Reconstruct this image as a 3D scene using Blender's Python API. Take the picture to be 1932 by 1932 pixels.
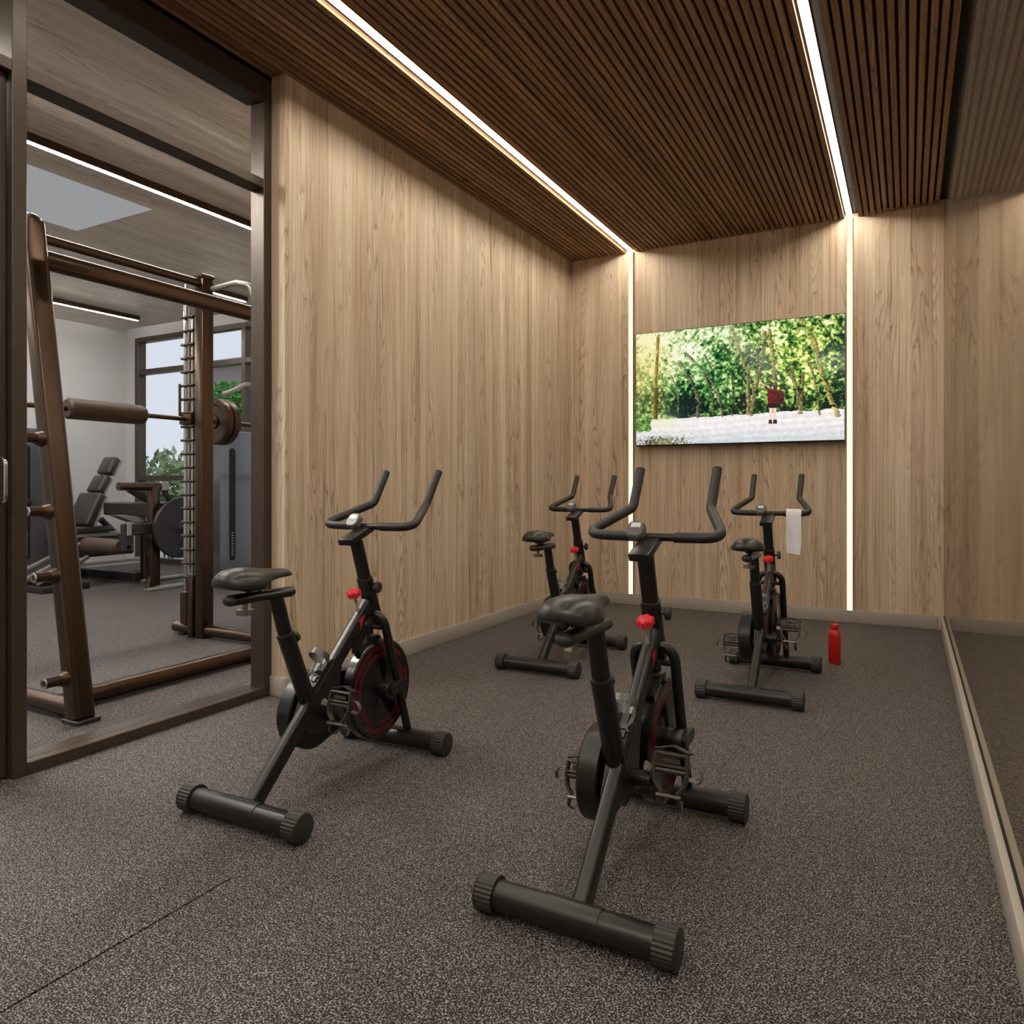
import bpy, bmesh, math, random
import numpy as np
from mathutils import Vector, Matrix
random.seed(4)
for o in list(bpy.data.objects): bpy.data.objects.remove(o)
SC = bpy.context.scene
COL = SC.collection
R = math.radians

# ------------------------------------------------------------------ camera, world, exposure
FPX, YAW, CAMH, HORIZON = 1376.4, 28.49, 1.12, 914.0
cam = bpy.data.cameras.new('camera'); camo = bpy.data.objects.new('camera', cam); COL.objects.link(camo)
cam.sensor_fit = 'HORIZONTAL'; cam.sensor_width = 36.0; cam.lens = FPX / 1932 * 36.0
cam.shift_y = -(966 - HORIZON) / 1932; cam.clip_start = .02
camo.location = (0, 0, CAMH); camo.rotation_euler = (R(90), 0, R(YAW))
SC.camera = camo
SKY, SKY_STRENGTH = (.84, .89, 1.0), .9
STRIP_E, WALL_STRIP_E, GYM_STRIP_E, PANEL_E, COVE_E = 55.0, 1.3, 290.0, 20.0, 9.0
w = bpy.data.worlds.new('world'); SC.world = w; w.use_nodes = True
w.node_tree.nodes['Background'].inputs[0].default_value = (*SKY, 1)
w.node_tree.nodes['Background'].inputs[1].default_value = SKY_STRENGTH
vs = SC.view_settings
vs.view_transform = 'Standard'; vs.look = 'None'; vs.gamma = 1; vs.use_curve_mapping = False; vs.exposure = 0.0

# ------------------------------------------------------------------ materials
def lin(r, g, b):
    f = lambda c: (c / 255) / 12.92 if c <= 10 else ((c / 255 + .055) / 1.055) ** 2.4
    return (f(r), f(g), f(b), 1)
class NT:
    def __init__(s, name):
        s.m = bpy.data.materials.new(name); s.m.use_nodes = True; s.t = s.m.node_tree
        s.b = s.t.nodes['Principled BSDF']; s.out = s.t.nodes['Material Output']
    def n(s, ty, **kw):
        nd = s.t.nodes.new(ty)
        for k, v in kw.items(): setattr(nd, k, v)
        return nd
    def l(s, a, b): s.t.links.new(a, b)
    def val(s, sock, v):
        if hasattr(v, 'is_linked') or isinstance(v, bpy.types.NodeSocket): s.l(v, sock)
        else: sock.default_value = v
    def math(s, op, a, b=None, c=None, clamp=False):
        nd = s.n('ShaderNodeMath', operation=op, use_clamp=clamp); s.val(nd.inputs[0], a)
        if b is not None: s.val(nd.inputs[1], b)
        if c is not None: s.val(nd.inputs[2], c)
        return nd.outputs[0]
    def xyz(s, x, y, z):
        nd = s.n('ShaderNodeCombineXYZ')
        for i, v in enumerate((x, y, z)): s.val(nd.inputs[i], v)
        return nd.outputs[0]
    def noise(s, vec, scale, detail=2, rough=.5, dist=0):
        nd = s.n('ShaderNodeTexNoise'); s.l(vec, nd.inputs['Vector'])
        nd.inputs['Scale'].default_value = scale; nd.inputs['Detail'].default_value = detail
        nd.inputs['Roughness'].default_value = rough; nd.inputs['Distortion'].default_value = dist
        return nd.outputs[0]
    def ramp(s, fac, stops, interp='LINEAR'):
        nd = s.n('ShaderNodeValToRGB'); s.l(fac, nd.inputs[0]); e = nd.color_ramp.elements; nd.color_ramp.interpolation = interp
        while len(e) < len(stops): e.new(.5)
        for el, (p, c) in zip(e, stops): el.position = p; el.color = c
        return nd.outputs[0]
    def mix(s, fac, a, b, mode='MIX'):
        nd = s.n('ShaderNodeMix', data_type='RGBA', blend_type=mode); s.val(nd.inputs[0], fac)
        s.val(nd.inputs[6], a); s.val(nd.inputs[7], b); return nd.outputs[2]
    def pos(s):
        g = s.n('ShaderNodeNewGeometry'); sp = s.n('ShaderNodeSeparateXYZ'); s.l(g.outputs['Position'], sp.inputs[0])
        return g.outputs['Position'], sp.outputs
    def bump(s, h, strength, dist=.002):
        nd = s.n('ShaderNodeBump'); nd.inputs['Strength'].default_value = strength; nd.inputs['Distance'].default_value = dist
        s.l(h, nd.inputs['Height']); s.l(nd.outputs[0], s.b.inputs['Normal'])

def plain(name, col, rough=.5, metal=0, spec=.5, var=.06, nscale=30, coat=0, bump=0):
    t = NT(name); tc = t.n('ShaderNodeTexCoord')
    nz = t.noise(tc.outputs['Object'], nscale, 3)
    c2 = tuple(x * (1 - var * 2) for x in col[:3]) + (1,); c1 = tuple(min(1, x * (1 + var * 2)) for x in col[:3]) + (1,)
    t.l(t.ramp(nz, [(.3, c2), (.7, c1)]), t.b.inputs['Base Color'])
    rv = .02 if metal > .4 or rough < .4 else .08; t.l(t.math('MULTIPLY_ADD', nz, rv, rough - rv / 2), t.b.inputs['Roughness'])
    t.b.inputs['Metallic'].default_value = metal; t.b.inputs['Specular IOR Level'].default_value = spec
    t.b.inputs['Coat Weight'].default_value = coat
    if bump: t.bump(t.noise(tc.outputs['Object'], 400, 2), bump, .001)
    return t.m
def emit(name, col, strength):
    t = NT(name); e = t.n('ShaderNodeEmission'); e.inputs[0].default_value = col; e.inputs[1].default_value = strength
    t.l(e.outputs[0], t.out.inputs[0]); return t.m

def wood(name, axis, cols, rough=.5, plank=.16, dens=1.0, var=.35, spec=.25):
    """veneer; axis = grain direction 'z' (walls) or 'y' (ceilings)"""
    t = NT(name); P, (x, y, z) = t.pos()
    if axis == 'z': h, g = t.math('ADD', x, y), z
    else: h, g = t.math('ADD', x, z), y
    hw = t.math('ADD', h, t.math('MULTIPLY', t.noise(t.xyz(0, 0, t.math('FLOOR', t.math('DIVIDE', h, .7))), 3.3), .1))
    pid = t.math('FLOOR', t.math('DIVIDE', hw, plank))
    wn = t.n('ShaderNodeTexWhiteNoise', noise_dimensions='1D'); t.l(pid, wn.inputs['W']); rnd = wn.outputs['Value']
    off = t.math('MULTIPLY', rnd, 31.0)
    v1 = t.xyz(h, t.math('MULTIPLY_ADD', g, .03, off), off)
    broad = t.noise(v1, 13 * dens, 6, .62, .25)
    v2 = t.xyz(h, t.math('MULTIPLY_ADD', g, .010, off), off)
    fine = t.noise(v2, 70 * dens, 5, .7)
    # slow wandering growth-ring lines
    v3 = t.xyz(h, t.math('MULTIPLY_ADD', g, .075, off), off)
    field = t.noise(v3, 3.6 * dens, 3, .5, .2)
    ring = t.math('FRACT', t.math('MULTIPLY', field, 38.0))
    line = t.ramp(ring, [(0, (1, 1, 1, 1)), (.08, (.1, .1, .1, 1)), (.5, (.0, .0, .0, 1)), (.9, (.5, .5, .5, 1)), (1, (1, 1, 1, 1))])
    patch = t.ramp(t.noise(t.xyz(h, t.math('MULTIPLY_ADD', g, .12, off), 0), 5, 1), [(.4, (.1, .1, .1, 1)), (.62, (1, 1, 1, 1))])
    base = t.ramp(broad, [(.28, cols[2]), (.45, cols[1]), (.62, cols[0])])
    base = t.mix(t.math('MULTIPLY', t.math('MULTIPLY', line, patch), .72), base, cols[3])
    fl = t.ramp(fine, [(.32, (1, 1, 1, 1)), (.49, (0, 0, 0, 1))])
    base = t.mix(t.math('MULTIPLY', fl, .5), base, cols[3])
    tone = t.math('MULTIPLY_ADD', rnd, var, 1 - var * .55)
    tn = t.xyz(tone, tone, tone)
    base = t.mix(1.0, base, tn, 'MULTIPLY')
    t.l(base, t.b.inputs['Base Color']); t.b.inputs['Roughness'].default_value = rough
    t.b.inputs['Specular IOR Level'].default_value = spec
    t.bump(fine, .12, .001)
    return t.m

def rubber(name, dark, light, thr=.52):
    t = NT(name); P, s = t.pos()
    a = t.noise(P, 240, 1.5, .55, .6)
    b = t.noise(P, 55, 2, .5)
    f = t.ramp(t.math('MULTIPLY_ADD', b, .10, t.math('SUBTRACT', a, .05)), [(thr - .02, (0, 0, 0, 1)), (thr + .02, (1, 1, 1, 1))])
    vor = t.n('ShaderNodeTexVoronoi'); t.l(P, vor.inputs['Vector']); vor.inputs['Scale'].default_value = 160
    sp = t.n('ShaderNodeSeparateXYZ'); t.l(vor.outputs['Color'], sp.inputs[0])
    lc = t.ramp(sp.outputs[0], [(0, tuple(c * .7 for c in light[:3]) + (1,)), (1, tuple(c * 1.3 for c in light[:3]) + (1,))])
    t.l(t.mix(f, dark, lc), t.b.inputs['Base Color'])
    t.b.inputs['Roughness'].default_value = .6; t.b.inputs['Specular IOR Level'].default_value = .3
    t.bump(a, .25, .002)
    return t.m
def glass(name, tint=(.975, .98, .98, 1), refl=.0001):
    t = NT(name); tr = t.n('ShaderNodeBsdfTransparent'); tr.inputs[0].default_value = tint
    gl = t.n('ShaderNodeBsdfGlossy'); gl.inputs['Roughness'].default_value = .02; gl.inputs[0].default_value = (.9, .9, .9, 1)
    fr = t.n('ShaderNodeFresnel'); fr.inputs[0].default_value = 1.45
    mx = t.n('ShaderNodeMixShader'); t.l(t.math('MULTIPLY', fr.outputs[0], refl / .04 * .55, clamp=True), mx.inputs[0])
    t.l(tr.outputs[0], mx.inputs[1]); t.l(gl.outputs[0], mx.inputs[2]); t.l(mx.outputs[0], t.out.inputs[0]); return t.m
def mirror_mat():
    t = NT('mirror_glass'); gl = t.n('ShaderNodeBsdfGlossy'); gl.inputs[0].default_value = (.66, .62, .56, 1); gl.inputs['Roughness'].default_value = .03
    df = t.n('ShaderNodeBsdfDiffuse'); df.inputs[0].default_value = (.30, .265, .22, 1)
    P, s = t.pos(); f = t.math('MULTIPLY_ADD', t.noise(P, 1.2, 2), .05, .10)
    mx = t.n('ShaderNodeMixShader'); t.l(f, mx.inputs[0]); t.l(gl.outputs[0], mx.inputs[1]); t.l(df.outputs[0], mx.inputs[2])
    t.l(mx.outputs[0], t.out.inputs[0]); return t.m

M = {}
M['wall_wood'] = wood('wall_veneer', 'z', [lin(222, 204, 182), lin(209, 187, 160), lin(184, 154, 124), lin(122, 86, 60)], plank=.15, var=.15)
M['slat_wood'] = wood('slat_walnut', 'y', [lin(168, 132, 101), lin(148, 113, 85), lin(126, 93, 68), lin(84, 58, 41)], plank=.045, dens=1.2, var=.3, rough=.7, spec=.12)
M['gym_ceiling'] = wood('gym_ceiling_veneer', 'y', [lin(226, 216, 206), lin(216, 205, 194), lin(200, 188, 176), lin(152, 136, 120)], plank=.5, dens=.8, var=.10)
M['rubber'] = rubber('speckled_rubber', lin(15, 14, 15), lin(150, 142, 140), .548)
M['joint'] = plain('joint_black', lin(12, 12, 12), .8)
M['backing'] = plain('slat_backing', lin(20, 15, 12), .8)
M['base'] = plain('greige_paint', lin(170, 163, 153), .5, var=.02, nscale=3)
M['bronze_frame'] = plain('dark_bronze_frame', lin(74, 62, 53), .38, .35, var=.05)
M['white_wall'] = plain('white_plaster', lin(184, 184, 186), .7, var=.015, nscale=4)
M['panel_white'] = plain('ceiling_panel_white', lin(222, 222, 218), .6, var=.01)
M['dim_panel'] = emit('dim_light_panel', (.96, .98, 1, 1), .33)  # faint glow added so the panel shows lighter than the ceiling
M['loop'] = plain('copper_loop', lin(176, 96, 60), .4)
M['stem'] = plain('bright_stem', lin(176, 170, 160), .3, .2)
M['strip'] = emit('warm_led', (1, .91, .775, 1), STRIP_E)
M['wall_strip'] = emit('warm_wall_led', (1, .87, .62, 1), WALL_STRIP_E)
M['gym_strip'] = emit('gym_led', (1, .93, .84, 1), GYM_STRIP_E)
M['cove'] = emit('cove_led', (1, .92, .80, 1), COVE_E)
M['gym_panel_led'] = emit('gym_panel_led', (1, .92, .80, 1), 75)
M['panel_led'] = emit('neutral_led', (1, .96, .90, 1), PANEL_E)  # for the added panel behind the camera
M['gold'] = plain('brushed_gold', lin(160, 112, 52), .35, .8)
M['glass'] = glass('clear_glass')
M['mirror'] = mirror_mat()
M['black'] = plain('satin_black_metal', lin(25, 24, 23), .34, 0, var=.05)
M['blackgloss'] = plain('gloss_black', lin(20, 20, 21), .2, 0, var=.03)
M['cap'] = plain('grey_rubber_cap', lin(44, 43, 41), .5, var=.05)
M['foam'] = plain('black_foam', lin(28, 28, 29), .48, var=.08, bump=.2)
M['leather'] = plain('saddle_vinyl', lin(34, 33, 33), .34, var=.02, bump=.08)
M['seam'] = plain('seam_thread', lin(96, 92, 88), .6)
M['red'] = plain('red_plastic', lin(214, 40, 52), .35, var=.04)
M['redline'] = plain('red_print', lin(190, 22, 38), .45, var=.02)
M['steel'] = plain('brushed_steel', lin(150, 146, 140), .3, .9, var=.05)
M['greysteel'] = plain('grey_steel', lin(74, 70, 66), .36, .6, var=.05)
M['cage'] = plain('bottle_cage_grey', lin(98, 98, 100), .38, .4)
M['chrome'] = plain('chrome', lin(200, 198, 194), .15, 1, var=.02)
M['console'] = plain('console_grey', lin(92, 92, 92), .35)
M['lcd'] = plain('lcd_pale', lin(205, 205, 200), .3, var=.02)
M['towel'] = plain('white_terry', lin(226, 226, 228), .9, var=.02, bump=.6)
M['bottle'] = plain('red_enamel', lin(196, 28, 22), .35, var=.06)
M['tvblack'] = plain('tv_black', lin(14, 14, 15), .3)
M['smith'] = plain('bronze_steel', lin(88, 72, 60), .28, .92, var=.01)
M['iron'] = plain('dark_iron', lin(82, 66, 54), .35, .8, var=.03)
M['pad'] = plain('black_vinyl_pad', lin(52, 46, 42), .34, var=.06)
M['barpad'] = plain('brown_foam_pad', lin(72, 54, 42), .5, var=.06)
M['tower'] = plain('tower_shell_grey', lin(118, 120, 124), .2, .6, var=.01)
M['machine'] = plain('machine_dark', lin(50, 48, 47), .35, .4, var=.05)
M['machinegrey'] = plain('machine_grey', lin(150, 146, 140), .35, .4, var=.04)
M['leaf'] = plain('leaf_green', lin(156, 180, 138), .5, var=.2, nscale=6)
M['leaf2'] = plain('tree_leaf_green', lin(92, 160, 66), .5, var=.25, nscale=6)
M['bark'] = plain('bark', lin(98, 78, 60), .8, var=.2)
M['soil'] = plain('pale_paving', lin(190, 186, 176), .9, var=.15, nscale=8)  # ground colour made pale to bounce daylight up into the gym
M['stucco'] = plain('stucco', lin(150, 142, 136), .85, var=.05)

# ------------------------------------------------------------------ mesh helpers
def V(*a): return Vector(a)
class MB:
    def __init__(s): s.v = []; s.f = []; s.sm = []
    def add(s, vs, fs, smooth=True):
        k = len(s.v); s.v += [tuple(p) for p in vs]; s.f += [tuple(i + k for i in f) for f in fs]; s.sm += [smooth] * len(fs); return s
    def box(s, lo, hi, mat=None):
        x0, y0, z0 = lo; x1, y1, z1 = hi
        vs = [V(x, y, z) for z in (z0, z1) for y in (y0, y1) for x in (x0, x1)]
        if mat is not None: vs = [mat @ p for p in vs]
        return s.add(vs, [(0, 2, 3, 1), (4, 5, 7, 6), (0, 1, 5, 4), (2, 6, 7, 3), (0, 4, 6, 2), (1, 3, 7, 5)], False)
    def bbox(s, lo, hi, bev=.004, seg=2, mat=None):
        bm = bmesh.new(); bmesh.ops.create_cube(bm, size=1)
        c = [(a + b) / 2 for a, b in zip(lo, hi)]; d = [b - a for a, b in zip(lo, hi)]
        for q in bm.verts: q.co = V(c[0] + q.co.x * d[0], c[1] + q.co.y * d[1], c[2] + q.co.z * d[2])
        bmesh.ops.bevel(bm, geom=bm.edges[:], offset=bev, segments=seg, profile=.5, affect='EDGES')
        bm.verts.index_update(); vs = [(mat @ q.co if mat is not None else q.co.copy()) for q in bm.verts]
        fs = [[q.index for q in f.verts] for f in bm.faces]; bm.free()
        return s.add(vs, fs, seg > 1)
    def sweep(s, path, prof, up=(0, 0, 1), scale=None, closed=False, caps=True, smooth=True):
        path = [Vector(p) for p in path]; n = len(path); m = len(prof); rings = []; side = None
        for i, p in enumerate(path):
            a = path[(i - 1) % n] if (closed or i) else p; b = path[(i + 1) % n] if (closed or i < n - 1) else p
            t = (b - a).normalized()
            if side is None:
                u = Vector(up); u = u if abs(u.normalized().dot(t)) < .98 else Vector((1, 0, 0)); side = t.cross(u).normalized()
            else: side = (side - t * side.dot(t)).normalized()
            u2 = side.cross(t); k = scale[i] if scale else 1
            rings.append([p + side * (q[0] * k) + u2 * (q[1] * k) for q in prof])
        vs = [q for r in rings for q in r]; fs = []
        for i in range(n if closed else n - 1):
            for j in range(m):
                a, b = i * m + j, i * m + (j + 1) % m; c, d = ((i + 1) % n) * m + (j + 1) % m, ((i + 1) % n) * m + j
                fs.append((a, b, c, d))
        s.add(vs, fs, smooth)
        if caps and not closed:
            s.add(rings[0], [tuple(reversed(range(m)))], False); s.add(rings[-1], [tuple(range(m))], False)
        return s
    def tube(s, path, r, n=14, **k): return s.sweep(path, circ(r, n), **k)
    def lathe(s, prof, origin, axis=(0, 0, 1), n=28, smooth=True):
        """prof: (radius, height) list along axis"""
        ax = Vector(axis).normalized(); u = ax.orthogonal().normalized(); w2 = ax.cross(u); o = Vector(origin); vs = []; fs = []
        for r, h in prof:
            for j in range(n):
                a = 2 * math.pi * j / n; vs.append(o + ax * h + (u * math.cos(a) + w2 * math.sin(a)) * r)
        for i in range(len(prof) - 1):
            for j in range(n): fs.append((i * n + j, i * n + (j + 1) % n, (i + 1) * n + (j + 1) % n, (i + 1) * n + j))
        return s.add(vs, fs, smooth)
    def prism(s, poly, x0, x1, axis='x', mat=None, smooth=False):
        """poly in the two other axes ((y,z) for x; (x,z) for y; (x,y) for z)"""
        def mk(p, t): return V(t, p[0], p[1]) if axis == 'x' else V(p[0], t, p[1]) if axis == 'y' else V(p[0], p[1], t)
        n = len(poly); vs = [mk(p, x0) for p in poly] + [mk(p, x1) for p in poly]
        if mat is not None: vs = [mat @ q for q in vs]
        s.add(vs, [(i, (i + 1) % n, n + (i + 1) % n, n + i) for i in range(n)], smooth)
        s.add(vs[:n], [tuple(reversed(range(n)))], False); s.add(vs[n:], [tuple(range(n))], False); return s
    def build(s, name, mat, parent=None, fix=True):
        me = bpy.data.meshes.new(name); me.from_pydata(s.v, [], s.f); me.polygons.foreach_set('use_smooth', s.sm)
        if fix:
            bm = bmesh.new(); bm.from_mesh(me); bmesh.ops.remove_doubles(bm, verts=bm.verts[:], dist=1e-6)
            bmesh.ops.recalc_face_normals(bm, faces=bm.faces[:])
            for e in bm.edges:
                if len(e.link_faces) == 2 and e.calc_face_angle(0) > R(38): e.smooth = False
            bm.to_mesh(me); bm.free()
        me.materials.append(M[mat] if isinstance(mat, str) else mat)
        o = bpy.data.objects.new(name, me); COL.objects.link(o)
        if parent is not None: o.parent = parent
        return o
def circ(r, n=14, r2=None): return [(r * math.cos(2 * math.pi * i / n), (r2 or r) * math.sin(2 * math.pi * i / n)) for i in range(n)]
def rrect(wd, ht, r, n=4):
    out = []
    for cx, cy, a0 in ((wd / 2 - r, ht / 2 - r, 0), (-wd / 2 + r, ht / 2 - r, 90), (-wd / 2 + r, -ht / 2 + r, 180), (wd / 2 - r, -ht / 2 + r, 270)):
        for i in range(n + 1):
            a = R(a0 + 90 * i / n); out.append((cx + r * math.cos(a), cy + r * math.sin(a)))
    return out
def fillet(pts, r, n=7):
    pts = [Vector(p) for p in pts]; out = [pts[0]]
    rs = r if isinstance(r, (list, tuple)) else [r] * (len(pts) - 2)
    for i in range(1, len(pts) - 1):
        p = pts[i]; a = (pts[i - 1] - p); b = (pts[i + 1] - p); la, lb = a.length, b.length; a.normalize(); b.normalize()
        ang = a.angle(b); d = min(rs[i - 1] / math.tan(ang / 2), la * .49, lb * .49)
        p0 = p + a * d; p2 = p + b * d
        for k in range(n + 1):
            t = k / n; out.append(p0 * (1 - t) ** 2 + p * 2 * t * (1 - t) + p2 * t * t)
    out.append(pts[-1]); return out
def gear(r, depth, lobes, per=6):
    n = lobes * per; out = []
    for i in range(n):
        a = 2 * math.pi * i / n; k = math.cos(lobes * a); rr = r - depth * (.5 - .5 * math.copysign(abs(k) ** .5, k)); out.append((rr * math.cos(a), rr * math.sin(a)))
    return out
def empty(name, loc=(0, 0, 0), rz=0):
    o = bpy.data.objects.new(name, None); COL.objects.link(o); o.location = loc; o.rotation_euler = (0, 0, rz); o.empty_display_size = .1; return o
def tag(o, label=None, cat=None, group=None, kind=None):
    if label: o['label'] = label
    if cat: o['category'] = cat
    if group: o['group'] = group
    if kind: o['kind'] = kind
    return o
def copy_tree(o, parent=None):
    c = o.copy(); COL.objects.link(c); c.parent = parent
    for ch in list(o.children): copy_tree(ch, c)
    return c
def textmesh(body, size, depth, mat, parent, matrix, name, sx=1.0):
    cu = bpy.data.curves.new('t', 'FONT'); cu.body = body; cu.size = size; cu.extrude = depth; cu.align_x = 'CENTER'; cu.align_y = 'CENTER'; cu.resolution_u = 3
    to = bpy.data.objects.new('t', cu); COL.objects.link(to)
    me = bpy.data.meshes.new_from_object(to.evaluated_get(bpy.context.evaluated_depsgraph_get())); bpy.data.objects.remove(to)
    me.transform(Matrix.Diagonal((sx, 1, 1, 1))); me.transform(matrix); me.materials.clear(); me.materials.append(M[mat])
    o = bpy.data.objects.new(name, me); COL.objects.link(o); o.parent = parent; return o
def B(lo, hi): return MB().box(lo, hi)

# ------------------------------------------------------------------ the setting
XL, XM, YB, YN, ZC = -2.885, .245, 6.52, -2.6, 3.285      # veneer wall, mirror, tv wall, wall behind camera, ceiling
XF, XFB = -2.98, -3.08                                     # glazed partition faces
GX, GY = -9.95, 6.62                                       # gym far wall, gym window wall
ST = lambda o: tag(o, kind='structure')

floor = ST(B((GX - .2, YN - .2, -.08), (XM + .2, GY + .15, -.012)).build('floor', 'joint'))
TX, TY = 1.053, 1.225
tile_cache = {}
xs = [-2.745 + TX * k for k in range(-7, 4)]; ys = [1.448 + TY * k for k in range(-4, 6)]
for i in range(len(xs) - 1):
    for j in range(len(ys) - 1):
        x0, x1 = max(xs[i], GX), min(xs[i + 1], XM); y0, y1 = max(ys[j], YN), min(ys[j + 1], GY)
        if x1 - x0 < .05 or y1 - y0 < .05: continue
        gx = .0035 if (abs(xs[i] + 1.692) < .01 and y1 < 1.5) else .0003
        gx1 = .0035 if (abs(xs[i + 1] + 1.692) < .01 and y1 < 1.5) else .0003
        key = (round(x1 - x0, 3), round(y1 - y0, 3), gx, gx1)
        if key not in tile_cache:
            o = B((gx, .0003, -.012), (x1 - x0 - gx1, y1 - y0 - .0003, 0)).build('floor_tile', 'rubber', floor); tile_cache[key] = o.data
        else:
            o = bpy.data.objects.new('floor_tile', tile_cache[key]); COL.objects.link(o); o.parent = floor
        o.location = (x0, y0, 0)

ceiling = ST(B((XF - .12, YN, ZC + .030), (XM + .05, YB + .1, ZC + .1)).build('ceiling', 'backing'))
SX = (-2.2735, -.418); SW = .045; PITCH = .0445
sl = B((-.0145, YN, ZC), (.0145, YB, ZC + .030)).build('slat', 'slat_wood', ceiling)
first = True; x = XF + .004 + .0145
while x < XM - .012:
    if all(abs(x - c) > SW / 2 + .017 for c in SX):
        if first: sl.location.x = x; first = False
        else:
            o = sl.copy(); COL.objects.link(o); o.location.x = x
    x += PITCH

ST(B((XFB - .02, 2.807, 0), (XL, YB + .1, ZC + .1)).build('wall_left', 'wall_wood'))
ST(B((XFB - .02, YN - .1, 0), (XL, .42, ZC + .1)).build('wall_left_near', 'wall_wood'))
ST(B((XL, YB, 0), (XM + .1, YB + .12, ZC + .1)).build('wall_back', 'wall_wood'))
ST(B((XL, YN - .12, 0), (XM + .1, YN, ZC + .1)).build('wall_near', 'wall_wood'))
ST(B((XM + .006, YN, 0), (XM + .1, YB, ZC + .1)).build('wall_right', 'white_wall'))
mir = B((XM, YN + .005, .110), (XM + .006, YB - .002, ZC - .002)).build('wall_mirror', 'mirror')
tag(mir, 'tall frameless wall mirror covering the side wall above a low ledge', 'mirror')
BH = .105
def skirting(name, lo, hi): return ST(MB().bbox(lo, hi, .003, 2).build(name, 'base'))
skirting('baseboard_left', (XL, 2.79, 0), (XL + .015, YB - .015, BH))
skirting('baseboard_left_end', (XF, 2.79, 0), (XL, 2.807, BH))
skirting('baseboard_back', (XL, YB - .015, 0), (.2, YB, BH))
skirting('baseboard_right', (.22, YN, 0), (XM + .006, YB, BH))
ST(B((XM - .004, YN, BH), (XM + .006, YB - .016, BH + .004)).build('trim_2', 'joint'))
skirting('baseboard_left_near', (XL, YN, 0), (XL + .015, .42, BH))

# glazed partition between the two rooms
part = ST(empty('window_1', (XF, 1.55, 0)))
def P_(name, lo, hi, mat='bronze_frame', parent=part, bev=.003):
    off = parent.location if parent is not None else V(0, 0, 0)
    mb = MB().bbox(lo, hi, bev, 1) if bev else B(lo, hi)
    mb.v = [(a - off[0], b - off[1], c - off[2]) for a, b, c in mb.v]; return mb.build(name, mat, parent)
P_('post', (XFB, 2.753, 0), (XF, 2.807, ZC)); P_('post', (XFB, 1.525, 0), (XF, 1.579, ZC)); P_('post', (XFB, .42, 0), (XF, .475, ZC))
P_('head_rail', (XFB - .02, .475, 3.14), (XF, 2.753, ZC)); P_('transom', (XFB, 1.579, 2.68), (XF, 2.753, 2.73)); P_('transom', (XFB, .475, 2.686), (XF, 1.525, 2.733))
P_('sill', (XFB - .035, 1.579, 0), (XF, 2.753, .048))
P_('pane', (-3.033, 1.58, .048), (-3.027, 2.752, 2.68), 'glass', bev=0); P_('pane', (-3.033, 1.58, 2.73), (-3.027, 2.752, 3.14), 'glass', bev=0)
P_('pane', (-3.033, .476, 2.733), (-3.027, 1.524, 3.14), 'glass', bev=0)
door = ST(empty('door_1', (XF, 1.0, 0)))
DX0, DX1 = -3.06, -3.012
P_('stile', (DX0, 1.425, .01), (DX1, 1.522, 2.683), parent=door); P_('stile', (DX0, .478, .01), (DX1, .575, 2.683), parent=door)
P_('rail', (DX0, .575, .01), (DX1, 1.425, .15), parent=door); P_('rail', (DX0, .575, 2.59), (DX1, 1.425, 2.683), parent=door)
P_('pane', (-3.04, .575, .15), (-3.034, 1.425, 2.59), 'glass', parent=door, bev=0)
hp = fillet([(DX1, 1.482, 1.215), (-2.945, 1.482, 1.215), (-2.945, 1.482, 1.055), (DX1, 1.482, 1.055)], .03)
mb = MB().sweep(hp, rrect(.012, .02, .004)); mb.v = [(a - XF, b - 1.0, c) for a, b, c in mb.v]; mb.build('door_handle', 'chrome', door)
# end trim strip under ceiling over the partition
ST(B((XFB - .02, .42, 3.262), (XF, 2.807, ZC + .02)).build('trim_1', 'bronze_frame'))

# gym shell
ST(B((GX - .15, YN - .2, 0), (GX, GY + .15, 3.8)).build('wall_gym_left', 'white_wall'))
ST(B((GX, YN - .15, 3.21), (XFB - .02, YN, 3.8)).build('wall_gym_near', 'white_wall'))
ST(B((GX, GY, 0), (-9.74, GY + .15, 3.8)).build('wall_gym_back', 'white_wall'))
ST(B((-9.74, GY, 3.21), (XFB, GY + .15, 3.8)).build('wall_gym_back_lintel', 'white_wall'))
ST(B((GX, YN, 3.72), (XFB - .02, GY, 3.8)).build('ceiling_gym_slab', 'white_wall'))
gc = ST(B((-9.74, YN + .2, ZC), (XFB - .02, 6.39, ZC + .06)).build('ceiling_gym', 'gym_ceiling'))
ST(B((-6.22, 2.40, ZC - .006), (-5.23, 3.69, ZC + .001)).build('ceiling_panel', 'dim_panel', gc))
ST(B((XFB - .02, YN, ZC + .1), (XL, YB + .22, 3.8)).build('wall_left_upper', 'white_wall'))
cv = empty('cove_light', (-9.7, 6.35, ZC + .06)); tag(cv, 'hidden warm LED cove along the raised gym ceiling edge', 'cove light')
def rel(mb, o): mb.v = [(a - o.location[0], b - o.location[1], c - o.location[2]) for a, b, c in mb.v]; return mb
rel(B((-9.72, YN + .3, ZC + .06), (-9.69, 6.37, ZC + .085)), cv).build('led_run', 'cove', cv)
rel(B((-9.72, 6.34, ZC + .06), (XFB - .1, 6.37, ZC + .085)), cv).build('led_run', 'cove', cv)

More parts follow.
